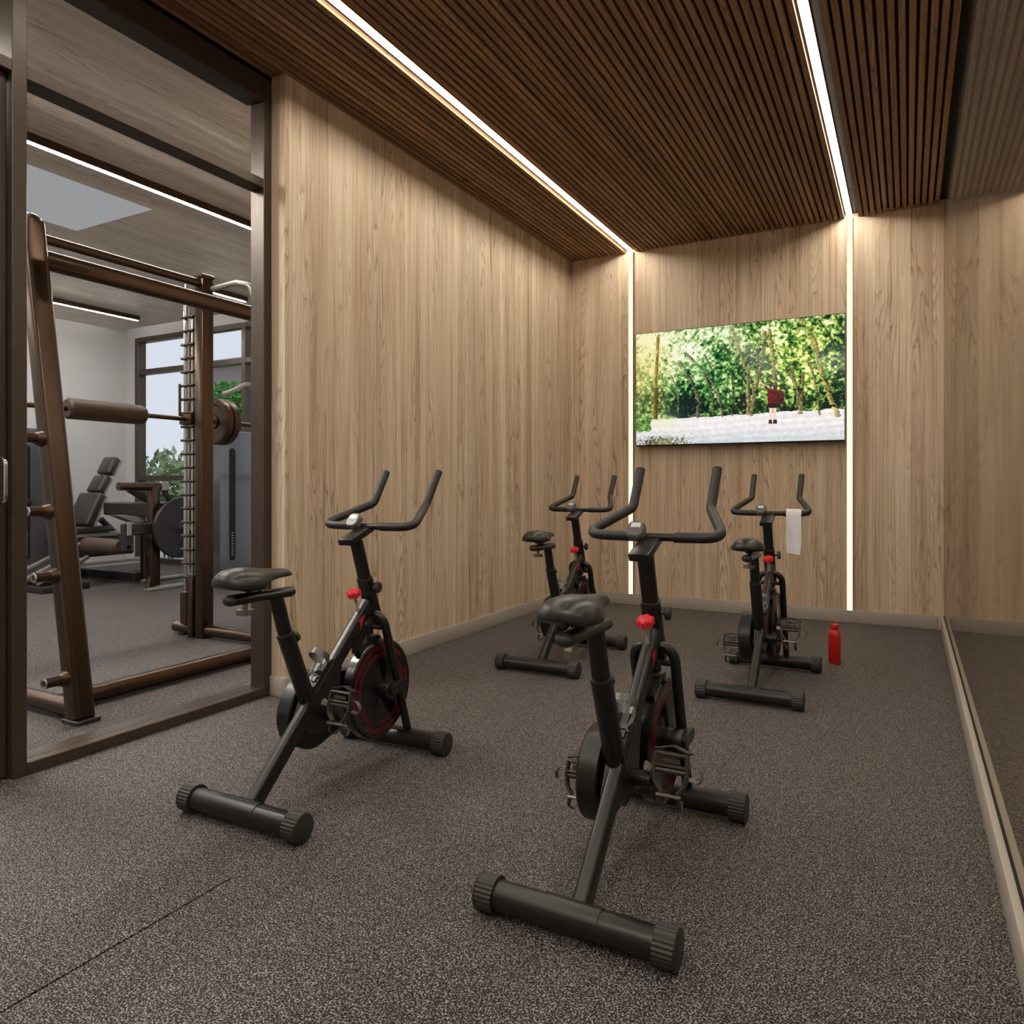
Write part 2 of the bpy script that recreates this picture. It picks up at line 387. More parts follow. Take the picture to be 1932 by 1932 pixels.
win = ST(empty('window_2', (-9.7, GY, 0)))
wx = [-9.705, -8.62, -7.53, -6.44, -5.35, -4.26, -3.17]; wz = [.05, 1.21, 2.72, 3.18]
for i, a in enumerate(wx):
    P_('mullion', (a - .035, GY - .01, 0), (a + .035, GY + .12, 3.21), parent=win)
    if i < len(wx) - 1:
        b = wx[i + 1]
        for z in wz: P_('crossbar', (a + .035, GY - .005, z - .035), (b - .035, GY + .1, z + .035), parent=win)
        for z0, z1 in zip(wz, wz[1:]): P_('pane', (a + .03, GY + .05, z0 + .03), (b - .03, GY + .056, z1 - .03), 'glass', parent=win, bev=0)
added_win = ST(empty('window_3', (-9.7, YN, 0)))  # unseen glazing added so daylight reaches the gym ceiling
for i, a in enumerate(wx):
    P_('mullion', (a - .035, YN - .12, 0), (a + .035, YN, 3.21), parent=added_win)
    if i < len(wx) - 1:
        for z in (.05, 2.72, 3.18): P_('crossbar', (a + .035, YN - .1, z - .035), (wx[i + 1] - .035, YN, z + .035), parent=added_win)
        for z0, z1 in ((.05, 2.72), (2.72, 3.18)): P_('pane', (a + .03, YN - .06, z0 + .03), (wx[i + 1] - .03, YN - .054, z1 - .03), 'glass', parent=added_win, bev=0)
ST(B((-60, -60, -.3), (40, 80, -.1)).build('ground', 'soil'))

# ------------------------------------------------------------------ light strips
GS = 'warm LED light strips'
def strip(name, lo, hi, face, label):
    o = empty(name, tuple((a + b) / 2 for a, b in zip(lo, hi))); tag(o, label, 'light strip', GS)
    if face == 'down':
        rel(B((lo[0], lo[1], lo[2] + .004), hi), o).build('housing', 'gold', o); rel(B((lo[0] + .002, lo[1], lo[2]), (hi[0] - .002, hi[1], lo[2] + .004)), o).build('diffuser', 'strip', o)
    else:
        rel(B((lo[0], lo[1] + .003, lo[2]), hi), o).build('housing', 'gold', o); rel(B((lo[0] + .001, lo[1], lo[2]), (hi[0] - .001, lo[1] + .003, hi[2])), o).build('diffuser', 'wall_strip', o)
strip('ceiling_light_strip', (SX[0] - SW / 2, YN, ZC + .014), (SX[0] + SW / 2, YB - .03, ZC + .030), 'down', 'warm LED strip running along the slat ceiling on the plain wood wall side')
strip('ceiling_light_strip', (SX[1] - SW / 2, YN, ZC + .014), (SX[1] + SW / 2, YB - .03, ZC + .030), 'down', 'warm LED strip running along the slat ceiling on the mirror side')
strip('wall_light_strip', (-2.266 - .022, YB - .032, .1), (-2.266 + .022, YB, ZC), 'back', 'vertical warm LED strip between the television and the room corner')
strip('wall_light_strip', (-.414 - .022, YB - .032, .1), (-.414 + .022, YB, ZC), 'back', 'vertical warm LED strip between the television and the mirror')
def linear(x, y0, y1, label, h=.055):
    o = empty('linear_light', (x, (y0 + y1) / 2, ZC)); tag(o, label, 'ceiling light', 'linear lights on the gym ceiling')
    rel(B((x - .03, y0, ZC - h), (x + .03, y1, ZC)), o).build('housing', 'iron', o)
    rel(B((x - .008, y0 + .01, ZC - h - .004), (x + .008, y1 - .01, ZC - h)), o).build('diffuser', 'gym_strip', o)
linear(-4.77, -1.8, 5.9, 'long linear light on gym ceiling nearest the glass partition')
linear(-6.73, 5.40, 5.95, 'linear light on gym ceiling ending above the dark weight tower')
linear(-8.72, -1.8, 5.97, 'linear light on gym ceiling nearest the white wall')
def led_panel(x, y, z, s, label, grp=None, mat='panel_led'):
    o = empty('ceiling_light_panel', (x, y, z)); tag(o, label, 'ceiling light', grp)
    rel(B((x - s / 2 - .02, y - s / 2 - .02, z - .012), (x + s / 2 + .02, y + s / 2 + .02, z)), o).build('frame', 'panel_white', o)
    rel(B((x - s / 2, y - s / 2, z - .016), (x + s / 2, y + s / 2, z - .012)), o).build('diffuser', mat, o)
led_panel(-4.3, 1.5, ZC, .5, 'square LED panel on the gym ceiling beside the glazed door', mat='gym_panel_led')
led_panel(-1.1, -.9, ZC, .6, 'square LED panel on the slat ceiling behind the bikes')  # unseen panel added to put neutral light on the bikes from behind

# ------------------------------------------------------------------ television
TX0, TX1, TZ0, TZ1, TYF = -2.191, -.448, 1.480, 2.495, YB - .095
def paint_screen(W, H):
    rs = np.random.RandomState(3)
    def vn(cx, cy):
        g = rs.rand(cy + 2, cx + 2); X = np.linspace(0, cx, W); Y = np.linspace(0, cy, H); xi = np.minimum(X.astype(int), cx - 1); yi = np.minimum(Y.astype(int), cy - 1)
        fx = (X - xi)[None]; fy = (Y - yi)[:, None]; fx = fx * fx * (3 - 2 * fx); fy = fy * fy * (3 - 2 * fy)
        return (g[yi][:, xi] * (1 - fx) + g[yi][:, xi + 1] * fx) * (1 - fy) + (g[yi + 1][:, xi] * (1 - fx) + g[yi + 1][:, xi + 1] * fx) * fy
    n1, n2, n3, n4 = vn(7, 5), vn(26, 16), vn(80, 48), vn(200, 116)
    gx, gy = np.meshgrid((np.arange(W) + .5) / W, (np.arange(H) + .5) / H)
    def S(x, y):
        s = (x - 162) / 1588; top = 288 - 166 * s; bot = 1130 - 45 * s; return s, (y - top) / (bot - top)
    img = np.zeros((H, W, 3))
    pal = np.array([[10, 30, 24], [26, 66, 42], [70, 118, 56], [132, 170, 84], [196, 214, 146], [244, 244, 222]], float)
    glow = np.exp(-((gx - .02) ** 2 / .04 + (gy - .08) ** 2 / .09)) * .62 + np.exp(-((gx - .36) ** 2 / .035 + (gy - .12) ** 2 / .05)) * .36 + np.exp(-((gx - .82) ** 2 / .03 + (gy - .15) ** 2 / .07)) * .16 + np.exp(-((gx - .2) ** 2 / .03 + (gy - .3) ** 2 / .03)) * .2
    n5 = rs.rand(H, W); n5 = (n5 + np.roll(n5, 1, 0) + np.roll(n5, 1, 1)) / 3
    v = (n1 - .5) * .25 + (n2 - .5) * .5 + (n3 - .5) * .85 + (n4 - .5) * .62 + (n5 - .5) * .26 + .42 + glow + .12 * (.5 - gy)
    dark = np.exp(-((gx - .27) ** 2 / .012 + (gy - .66) ** 2 / .014)) * .55 + np.exp(-((gx - .5) ** 2 / .06 + (gy - .68) ** 2 / .02)) * .20 + np.exp(-((gx - .97) ** 2 / .004 + (gy - .6) ** 2 / .03)) * .25 + np.exp(-((gx - .47) ** 2 / .012 + (gy - .2) ** 2 / .03)) * .2 + np.exp(-((gx - .75) ** 2 / .04 + (gy - .7) ** 2 / .01)) * .22
    v = np.clip(v - dark, 0, .999) * (len(pal) - 1)
    k = v.astype(int); fr = (v - k)[..., None]; img = pal[k] * (1 - fr) + pal[np.minimum(k + 1, 5)] * fr
    teal = np.exp(-((gx - .33) ** 2 / .03 + (gy - .4) ** 2 / .1))[..., None]; img = img * (1 - teal * (1 - np.clip(v / 5, 0, 1))[..., None] * np.array([.4, .0, -.1]))
    warm = np.exp(-((gx - .04) ** 2 / .02 + (gy - .3) ** 2 / .15))[..., None]
    img = img * (1 - .5 * warm) + warm * .5 * np.array([240, 214, 120])
    sunny = np.exp(-((gx - .85) ** 2 / .06 + (gy - .35) ** 2 / .12))[..., None]; img = img * (1 + sunny * np.array([.22, .12, -.1]))
    ground = gy > .775 + .02 * (n2 - .5) - .02 * gx
    gcol = np.array([236, 230, 230]) - (np.clip(gy - .86, 0, 1) * 4)[..., None] * np.array([62, 40, 34]) - ((n3 - .5) * 18 + (n5 - .5) * 14)[..., None]
    bands = (np.sin(gy * 120 + gx * 9 + n1 * 6) * 6)[..., None]
    img = np.where(ground[..., None], gcol + bands, img)
    edge_ = np.exp(-((gx - .14) ** 2 / .045)) * np.clip((gy - .86) / .1, 0, 1)
    lit = (gy > .84) & (n4 * .6 + n5 * .6 < edge_ * .78)
    img = np.where(lit[..., None], np.array([58, 62, 40])[None, None] + (n3 * 110)[..., None] * np.array([1, .9, .6]), img)
    haze = np.exp(-((gx - .14) ** 2 / .006 + (gy - .80) ** 2 / .006))[..., None]; img = img * (1 - .55 * haze) + .55 * haze * np.array([226, 232, 180])
    bush = np.exp(-((gx - .03) ** 2 / .004 + (gy - .80) ** 2 / .012)) + .35 * (n2 - .5) > .45
    bc = pal[np.clip((n3 * 1.6 + n4 * 2.2 + n5 * 2.2), 0, 4.99).astype(int)]
    img = np.where(bush[..., None], bc, img)
    asp = W / H
    def stroke(pts, wd, col, jit=.40, alpha=.85):
        nonlocal img
        pts = [S(*p) for p in pts]; wpx = wd / 1588.0; best = np.full((H, W), 9.0); off = np.zeros((H, W))
        for (a, b), (c, d) in zip(pts, pts[1:]):
            dx, dy = c - a, (d - b) / asp; L2 = dx * dx + dy * dy; px_, py_ = gx - a, (gy - b) / asp
            t = np.clip((px_ * dx + py_ * dy) / L2, 0, 1); qx, qy = px_ - t * dx, py_ - t * dy; dd = np.hypot(qx, qy)
            off = np.where(dd < best, qx, off); best = np.minimum(best, dd)
        m = best < wpx / 2 * (.6 + .6 * n3)
        sh = (1 - .45 * np.clip(off / wpx * 2, -1, 1))[..., None] * (.45 + .62 * n4)[..., None]
        mm = (m & (n2 * .5 + n4 * .5 + .12 * gy > jit))[..., None] * alpha
        img = img * (1 - mm) + mm * np.clip(np.array(col)[None, None] * sh, 0, 255)
    for pts, wd, col in [([(580, 430), (740, 580), (830, 700), (870, 900)], 26, (140, 148, 104)), ([(730, 440), (790, 560)], 20, (130, 130, 90)), ([(730, 580), (790, 760), (800, 900)], 24, (128, 136, 92)),
        ([(940, 560), (955, 720), (945, 900)], 16, (96, 104, 66)), ([(940, 230), (990, 380), (1040, 520)], 34, (156, 152, 84)), ([(1140, 380), (1065, 560), (1070, 885)], 32, (172, 146, 104)),
        ([(1190, 270), (1180, 400), (1150, 560), (1110, 720), (1090, 890)], 36, (176, 152, 108)), ([(1225, 250), (1245, 420), (1265, 670)], 30, (182, 168, 98)), ([(1370, 540), (1430, 720), (1440, 880)], 28, (166, 142, 98)),
        ([(1465, 580), (1450, 880)], 28, (160, 140, 92)), ([(1510, 480), (1560, 700), (1580, 890)], 20, (170, 160, 96)), ([(1580, 180), (1640, 270), (1700, 400)], 13, (44, 56, 34)), ([(1690, 140), (1740, 240)], 13, (50, 50, 32)),
        ([(460, 600), (520, 740), (515, 900)], 14, (168, 176, 140)), ([(530, 560), (490, 680)], 8, (168, 176, 140)), ([(380, 700), (425, 890)], 18, (120, 104, 72)), ([(530, 500), (620, 640), (690, 780), (675, 905)], 38, (128, 126, 86)),
        ([(675, 880), (610, 915)], 10, (160, 160, 120)), ([(350, 285), (340, 500), (330, 720)], 28, (156, 122, 44)), ([(335, 700), (328, 920)], 38, (138, 82, 34)), ([(1450, 165), (1540, 330), (1590, 560), (1650, 750), (1705, 895)], 46, (196, 182, 102)), ([(1575, 160), (1520, 270)], 20, (186, 172, 96))]:
        stroke(pts, wd, col)
    # walker with a pack, on the path
    def poly(pts, col, n=0):
        nonlocal img
        q = [S(*p) for p in pts]; m = np.zeros((H, W), bool)
        for i in range(len(q)):
            (x1, y1), (x2, y2) = q[i], q[i - 1]
            c = ((y1 > gy) != (y2 > gy)) & (gx < (x2 - x1) * (gy - y1) / (y2 - y1 + 1e-9) + x1); m ^= c
        img = np.where(m[..., None], np.array(col)[None, None] * (1 - n * (n4[..., None] - .5)), img)
    poly([(1222, 836), (1248, 836), (1244, 936), (1228, 936)], (240, 214, 196)); poly([(1250, 836), (1278, 836), (1276, 936), (1258, 936)], (236, 208, 190))
    poly([(1216, 962), (1222, 932), (1246, 932), (1246, 962)], (66, 44, 48)); poly([(1248, 962), (1256, 930), (1280, 932), (1280, 962)], (60, 40, 44))
    poly([(1270, 712), (1310, 704), (1334, 730), (1330, 800), (1306, 822), (1270, 806)], (70, 28, 34), 1.1)
    poly([(1214, 706), (1240, 690), (1276, 696), (1280, 812), (1212, 812)], (96, 26, 36), 1.0); poly([(1216, 808), (1278, 808), (1280, 842), (1216, 842)], (44, 24, 30))
    poly([(1150, 640), (1160, 636), (1196, 672), (1186, 682)], (232, 200, 176)); poly([(1184, 676), (1196, 668), (1232, 702), (1222, 722)], (112, 30, 42))
    poly([(1240, 694), (1240, 674), (1256, 664), (1276, 668), (1284, 690), (1272, 702), (1250, 704)], (74, 44, 40)); poly([(1240, 696), (1240, 680), (1252, 676), (1254, 700)], (226, 188, 164))
    return np.clip(img, 0, 255) / 255
tv = empty('television', ((TX0 + TX1) / 2, YB - .001, TZ0)); tag(tv, 'large flat television on the wood wall showing a walker in a forest', 'television')
rel(MB().bbox((TX0 - .006, TYF + .002, TZ0 - .012), (TX1 + .006, YB - .022, TZ1 + .006), .004, 2), tv).build('casing', 'tvblack', tv)
rel(B((-1.6, YB - .022, 1.8), (-1.05, YB - .001, 2.2)), tv).build('wall_bracket', 'machine', tv)
W, H = 396, 231
img = paint_screen(W, H) ** 2.2
gxx = np.linspace(TX0, TX1, W + 1) - tv.location.x; gzz = np.linspace(TZ1, TZ0, H + 1) - tv.location.z
vx, vz = np.meshgrid(gxx, gzz); co = np.stack([vx.ravel(), np.full(vx.size, TYF - YB + .001), vz.ravel()], 1).astype(np.float32)
idx = (np.arange(H)[:, None] * (W + 1) + np.arange(W)[None]).ravel(); quads = np.stack([idx, idx + W + 1, idx + W + 2, idx + 1], 1).astype(np.int32)
me = bpy.data.meshes.new('screen'); me.vertices.add(len(co)); me.vertices.foreach_set('co', co.ravel()); me.loops.add(quads.size); me.loops.foreach_set('vertex_index', quads.ravel())
me.polygons.add(len(quads)); me.polygons.foreach_set('loop_start', np.arange(len(quads), dtype=np.int32) * 4); me.update(calc_edges=True); me.validate()
ca = me.color_attributes.new('picture', 'FLOAT_COLOR', 'CORNER'); cc = np.ones((len(quads), 4, 4), np.float32); cc[:, :, :3] = img.reshape(-1, 1, 3); ca.data.foreach_set('color', cc.ravel())
t = NT('screen_picture'); at = t.n('ShaderNodeVertexColor', layer_name='picture'); em = t.n('ShaderNodeEmission'); t.l(at.outputs[0], em.inputs[0]); em.inputs[1].default_value = 1.05
gl = t.n('ShaderNodeBsdfGlossy'); gl.inputs['Roughness'].default_value = .12; gl.inputs[0].default_value = (.03, .03, .03, 1); ad = t.n('ShaderNodeAddShader')
t.l(em.outputs[0], ad.inputs[0]); t.l(gl.outputs[0], ad.inputs[1]); t.l(ad.outputs[0], t.out.inputs[0]); me.materials.append(t.m)
so = bpy.data.objects.new('screen', me); COL.objects.link(so); so.parent = tv
rel(MB().bbox((-1.47, TYF - .001, TZ0 - .02), (-1.27, TYF + .02, TZ0 - .012), .002, 1), tv).build('badge_bar', 'greysteel', tv)

# ------------------------------------------------------------------ exercise bike
def make_bike():
    b = empty('exercise_bike'); G = lambda mb, n, m, p=b: mb.build(n, m, p)
    def stabilizer(y, name):
        zc = .047
        t = MB().tube([(-.22, y, zc), (.22, y, zc)], .038, 24); st = G(t, name, 'black')
        for sgn in (-1, 1):
            m = MB().sweep([(sgn * .212, y, zc), (sgn * .262, y, zc)], gear(.0475, .0022, 26, 4), smooth=False)
            m.lathe([(.0475, .0), (.046, .003), (.0445, .004), (.0, .004)], (sgn * .262, y, zc), (sgn, 0, 0), 26); G(m, 'end_cap', 'cap', st)
        return st
    rs = stabilizer(0, 'rear_stabilizer'); stabilizer(.832, 'front_stabilizer')
    # saddle plate welded on the rear stabiliser
    arc = [(.0405 * math.sin(R(a)), .047 + .0405 * math.cos(R(a))) for a in range(-58, 59, 8)]
    inn = [(.036 * math.sin(R(a)), .047 + .036 * math.cos(R(a))) for a in range(58, -59, -8)]
    G(MB().prism(arc + inn, -.075, .075), 'weld_plate', 'black', rs)
    # main diagonal tube
    c0, c1 = V(.008, .034, .055), V(.008, .640, .636)
    D = (c1 - c0).normalized(); NUP = V(0, -D.z, D.y)
    mt = G(MB().sweep([c0, c1], rrect(.042, .060, .014, 5)), 'main_tube', 'black')
    # seat tube, collar, post
    G(MB().tube([(0, .315, .30), (0, .189, .60)], .0305, 20), 'seat_tube', 'black')
    G(MB().lathe([(.0255, .004), (.0302, .004), (.0312, .002), (.0312, -.003), (.0305, -.004)], (0, .1905, .597), (0, -.125, .3), 24), 'collar', 'cap')
    G(MB().tube([(0, .192, .592), (0, .147, .735)], .0252, 20), 'seat_post', 'black')
    kb = MB().lathe([(.007, 0), (.007, .02), (.017, .02), (.02, .023), (.02, .034), (.016, .038), (0, .038)], (0, .215, .565), (0, .92, .4), 18); G(kb, 'post_knob', 'cap')
    # seat slider and clamp
    G(MB().sweep(fillet([(0, -.05, .745), (0, .21, .741)], .01), circ(.027, 20, .0185)), 'slider', 'black')
    prof = circ(1, 20, .0185 / .027)
    for yy, sg, zz in ((-.05, -1, .745), (.21, 1, .741)):
        path = [(0, yy + sg * .02 * math.sin(R(a)), zz) for a in (0, 30, 55, 75, 88)]
        hs = MB().sweep(path, prof, scale=[.027 * math.cos(R(a)) for a in (0, 30, 55, 75, 88)])
        G(hs, 'slider_end', 'cap')
    cl = MB().tube([(0, .03, .755), (0, .03, .80)], .011, 14); cl.tube([(0, .075, .757), (0, .07, .80)], .006, 10); cl.bbox((-.018, .0, .768), (.018, .085, .786), .004, 2); G(cl, 'saddle_clamp', 'black')
    nb = MB().sweep([(0, .012, .690), (0, .012, .708)], gear(.029, .004, 8, 6)); nb.tube([(0, .012, .705), (0, .012, .73)], .009, 12); G(nb, 'clamp_knob', 'steel')
    # saddle
    ys = [-.090, -.088, -.082, -.070, -.048, -.015, .02, .055, .09, .125, .155, .18, .198, .207, .211]
    hw = [.012, .027, .046, .064, .078, .082, .076, .062, .045, .033, .027, .025, .023, .017, .006]
    zt = [.806, .815, .825, .8355, .8445, .8475, .8455, .841, .836, .832, .829, .826, .822, .816, .809]
    zb = [.800, .795, .789, .783, .778, .776, .778, .784, .790, .794, .796, .797, .798, .800, .803]
    def smooth(a, n=45):
        a = np.array(a, float); tt = np.linspace(0, len(a) - 1, n); k = np.minimum(tt.astype(int), len(a) - 2); f = tt - k
        m_ = np.gradient(a); h00, h10, h01, h11 = 2 * f**3 - 3 * f**2 + 1, f**3 - 2 * f**2 + f, -2 * f**3 + 3 * f**2, f**3 - f**2
        return list(h00 * a[k] + h10 * m_[k] + h01 * a[k + 1] + h11 * m_[k + 1])
    ys, hw, zt, zb = smooth(ys), smooth(hw), smooth(zt), smooth(zb)
    sd = MB(); m = 40; vs = []
    for y, hwi, a, c in zip(ys, hw, zt, zb):
        for j in range(m):
            th = 2 * math.pi * j / m; cx_, sz = math.cos(th), math.sin(th)
            x_ = hwi * math.copysign(abs(cx_) ** .85, cx_); zmid = c + (a - c) * .18
            z_ = zmid + (a - zmid) * sz if sz >= 0 else zmid + (zmid - c) * sz * .9
            vs.append((x_, y, z_))
    fs = [(i * m + j, i * m + (j + 1) % m, (i + 1) * m + (j + 1) % m, (i + 1) * m + j) for i in range(len(ys) - 1) for j in range(m)]
    fs += [tuple(range(m - 1, -1, -1)), tuple((len(ys) - 1) * m + j for j in range(m))]
    sad = G(sd.add(vs, fs, True), 'saddle', 'leather')
    for sx in (-1, 1):
        G(MB().tube([(sx * .012, -.0872, .8155), (sx * .014, -.080, .8265), (sx * .016, -.068, .8358), (sx * .018, -.048, .8430), (sx * .019, -.03, .8455)], .0010, 6), 'seam', 'seam', sad)
    # head tube, stem, clamp knob
    h0, h1, h2 = V(0, .703, .545), V(0, .629, .74), V(0, .577, .893)
    G(MB().sweep([h0, h1], rrect(.062, .046, .016, 5), up=(0, 1, 0)), 'head_tube', 'black')
    ax = (h2 - h1).normalized()
    G(MB().sweep([h1 - ax * .003, h1 + ax * .003], rrect(.0635, .0475, .017, 5), up=(0, 1, 0)), 'head_collar', 'cap')
    G(MB().sweep([h1, h2], rrect(.052, .036, .013, 5), up=(0, 1, 0)), 'stem', 'black')
    G(MB().lathe([(.006, 0), (.006, .014), (.02, .014), (.023, .018), (.023, .028), (.019, .033), (0, .034)], (.03, .643, .705), (1, .12, 0), 18), 'height_knob', 'cap')
    sl_ = MB().bbox((-.033, 0, -.013), (.033, .15, .013), .004, 2, Matrix.Translation((0, .507, .892)) @ Matrix.Rotation(R(20), 4, 'X')); G(sl_, 'handlebar_mount', 'black')
    G(MB().tube([(-.06, .634, .950), (.085, .634, .950)], .0128, 16), 'crossbar', 'black')
    for sx, xs_ in ((-1, -.03), (1, .078)):
        pts = fillet([(xs_, .634, .95), (sx * .232, .640, .952), (sx * .139, .868, 1.036), (sx * .141, .960, 1.176)], [.05, .05], 9)
        g = MB().tube(pts, .0168, 16, up=(0, 0, 1)); G(g, 'grip', 'foam')
    cs = MB(); Mx = Matrix.Translation((-.043, .618, .970)) @ Matrix.Rotation(R(-38), 4, 'X')
    out = rrect(.058, .066, .022, 6); cs.sweep([Mx @ V(0, .012, 0), Mx @ V(0, -.010, 0), Mx @ V(0, -.016, 0)], out, up=Mx.to_3x3() @ V(0, 0, 1), scale=[1, 1, .86])
    con = G(cs, 'console', 'console'); G(MB().box((-.016, -.0172, .002), (.016, -.0162, .020), Mx), 'display', 'lcd', con)
    # resistance knob
    kd = (V(0, .556, .686) - V(0, .578, .628)).normalized(); kc = V(.008, .553, .690)
    rk = MB().sweep([kc - kd * .012, kc + kd * .008, kc + kd * .013], gear(.029, .006, 6, 7), up=(1, 0, 0), scale=[1, 1, .82]); k_ = G(rk, 'resistance_knob', 'red')
    G(MB().tube([kc - kd * .01, V(.008, .584, .60)], .0068, 12), 'knob_stem', 'stem', k_)
    # fork
    legs = fillet([(-.068, .833, .075), (-.068, .660, .595), (.068, .660, .595), (.068, .833, .075)], .058, 9)
    G(MB().tube(legs, .0172, 16, up=(0, 1, 0)), 'fork', 'black'); G(MB().tube([(-.068, .684, .535), (.068, .684, .535)], .0105, 12), 'fork_bridge', 'black')
    # flywheel
    FY, FZ, FR, fx0, fx1 = .690, .285, .2, -.008, .040
    fw = G(MB().lathe([(0, 0), (FR * .93, 0), (FR, .006), (FR, fx1 - fx0 - .006), (FR * .955, fx1 - fx0), (FR * .93, fx1 - fx0 - .003), (.05, fx1 - fx0 - .003), (.045, fx1 - fx0), (0, fx1 - fx0)], (fx0, FY, FZ), (1, 0, 0), 64), 'flywheel', 'blackgloss')
    for s_, x_ in ((1, fx1 - .0028), (-1, fx0 - .0002)):
        for rr in (.1765, .1698, .1631, .1460, .1393, .1326):
            gaps = [(18, 40), (205, 232)] if rr > .15 else [(60, 80), (240, 262)]
            for a0, a1 in ((gaps[0][1], gaps[1][0]), (gaps[1][1], gaps[0][0] + 360)):
                n = 26; q = []
                for k in range(n + 1):
                    a = R(a0 + (a1 - a0) * k / n)
                    q += [(x_ + s_ * .0006, FY + (rr - .00065) * math.cos(a), FZ + (rr - .00065) * math.sin(a)), (x_ + s_ * .0006, FY + (rr + .00065) * math.cos(a), FZ + (rr + .00065) * math.sin(a))]
                G(MB().add(q, [(2 * k, 2 * k + 1, 2 * k + 3, 2 * k + 2) for k in range(n)], False), 'red_ring', 'redline', fw)
    hb = MB().lathe([(.036, 0), (.038, .004), (.038, .05), (.036, .055), (0, .055)], (fx1 - .002, FY, FZ), (1, 0, 0), 26); G(hb, 'hub', 'black')
    def capsule(p, q, r, n=10):
        a = math.atan2(q[1] - p[1], q[0] - p[0]); o = []
        for k in range(n + 1): t_ = a + math.pi / 2 + math.pi * k / n; o.append((p[0] + r * math.cos(t_), p[1] + r * math.sin(t_)))
        for k in range(n + 1): t_ = a - math.pi / 2 + math.pi * k / n; o.append((q[0] + r * math.cos(t_), q[1] + r * math.sin(t_)))
        return o
    G(MB().prism(capsule((FY, FZ), (.757, .292), .021), .078, .106), 'dropout', 'black')
    # brake pad over the flywheel
    ring = [(FY + (FR + .003) * math.cos(R(a)), FZ + (FR + .003) * math.sin(R(a))) for a in range(88, 133, 5)]
    outr = [(FY + (FR + .022) * math.cos(R(a)), FZ + (FR + .022) * math.sin(R(a))) for a in range(128, 91, -6)]
    bp = G(MB().prism(ring + outr, -.002, .034), 'brake_pad', 'black')
    edge = MB().tube([V(.036, FY + (FR + .002) * math.cos(R(a)), FZ + (FR + .002) * math.sin(R(a))) for a in range(86, 134, 4)], .0017, 6); G(edge, 'pad_edge', 'chrome', bp)
    G(MB().tube([(.012, .640, .575), (.014, .632, .498)], .0075, 12), 'brake_rod', 'greysteel')
    G(MB().bbox((-.006, .612, .515), (.032, .648, .555), .004, 2), 'brake_bracket', 'black')
    G(MB().prism([(.545, .50), (.59, .535), (.60, .50), (.575, .455), (.55, .452)], .0, .02), 'brake_stop', 'black')
    # belt guard (teardrop) and bottom bracket
    cA, rA, cB, rB = (.385, .265), .139, (.69, .285), .078
    d = math.hypot(cB[0] - cA[0], cB[1] - cA[1]); base_a = math.atan2(cB[1] - cA[1], cB[0] - cA[0]); al = math.acos((rA - rB) / d)
    poly = [(cA[0] + rA * math.cos(base_a + al + (2 * math.pi - 2 * al) * k / 30), cA[1] + rA * math.sin(base_a + al + (2 * math.pi - 2 * al) * k / 30)) for k in range(31)]
    poly += [(cB[0] + rB * math.cos(base_a - al + 2 * al * k / 16), cB[1] + rB * math.sin(base_a - al + 2 * al * k / 16)) for k in range(17)]
    gcx = sum(p[0] for p in poly) / len(poly); gcz = sum(p[1] for p in poly) / len(poly)
    sh = lambda k: [(gcx + (p[0] - gcx) * k, gcz + (p[1] - gcz) * k) for p in poly]
    gm = MB(); n = len(poly); lay = [(-.036, .97), (-.040, 1.0), (-.096, 1.0), (-.103, .965)]; vs = []
    for x_, k in lay: vs += [(x_, p[0], p[1]) for p in sh(k)]
    gm.add(vs, [(i * n + j, i * n + (j + 1) % n, (i + 1) * n + (j + 1) % n, (i + 1) * n + j) for i in range(3) for j in range(n)], True)
    gm.add(vs[:n], [tuple(range(n))], False); gm.add(vs[3 * n:], [tuple(range(n))], False); G(gm, 'belt_guard', 'black')
    G(MB().prism([(.235, .255), (.30, .375), (.385, .455), (.47, .47), (.455, .40), (.43, .24), (.385, .215), (.315, .205)], -.020, .026), 'frame_gusset', 'black')
    G(MB().lathe([(0, 0), (.024, 0), (.024, .098), (.026, .100), (.026, .11), (.022, .113), (.014, .113), (.014, .128), (0, .128)], (-.03, .385, .265), (1, 0, 0), 22), 'bottom_bracket', 'black')
    # cranks and pedals
    for s_ in (1, -1):
        cx_ = .098 if s_ > 0 else -.118
        pe = V(0, -.098, .076) * s_; C0 = V(cx_, .385, .265); C1 = C0 + pe
        cr = MB().sweep([C0 - pe * .1, C1 + pe * .1], rrect(.012, .026, .005, 3), up=(0, pe.z, -pe.y)); cr_ = G(cr, 'crank_arm', 'greysteel')
        G(MB().lathe([(0, 0), (.0115, 0), (.0115, .004), (0, .004)], C1 + V(s_ * .004, -.006, .004), (s_ * .35, -.9, .25), 16), 'axle_cap', 'steel', cr_)
        px_ = cx_ + s_ * .066; pm = Matrix.Translation((px_, C1.y, C1.z)) @ Matrix.Rotation(R(-14), 4, 'X')   # local z = up the hanging pedal
        pd = MB().tube([C1, V(px_ + s_ * .05, C1.y, C1.z)], .0085, 14)
        for sx in (-1, 1):
            pd.sweep([pm @ V(*p) for p in fillet([(sx * .043, 0, .046), (sx * .046, 0, 0), (sx * .040, 0, -.032), (sx * .022, 0, -.056)], .012, 4)], rrect(.009, .022, .003, 2), up=pm.to_3x3() @ V(0, 1, 0))
        pd.bbox((-.045, -.011, .038), (.045, .011, .048), .003, 1, pm); pd.bbox((-.045, -.011, .008), (.045, .011, .016), .003, 1, pm)
        pdl = G(pd, 'pedal', 'greysteel')
        G(MB().bbox((-.026, -.006, .019), (.026, -.001, .034), .002, 1, pm), 'reflector', 'greysteel', pdl)  # grey plate standing in for the open slot that shows the floor
        G(MB().bbox((-.034, -.018, -.066), (.034, -.004, -.058), .002, 1, pm), 'toe_bar', 'steel', pdl)
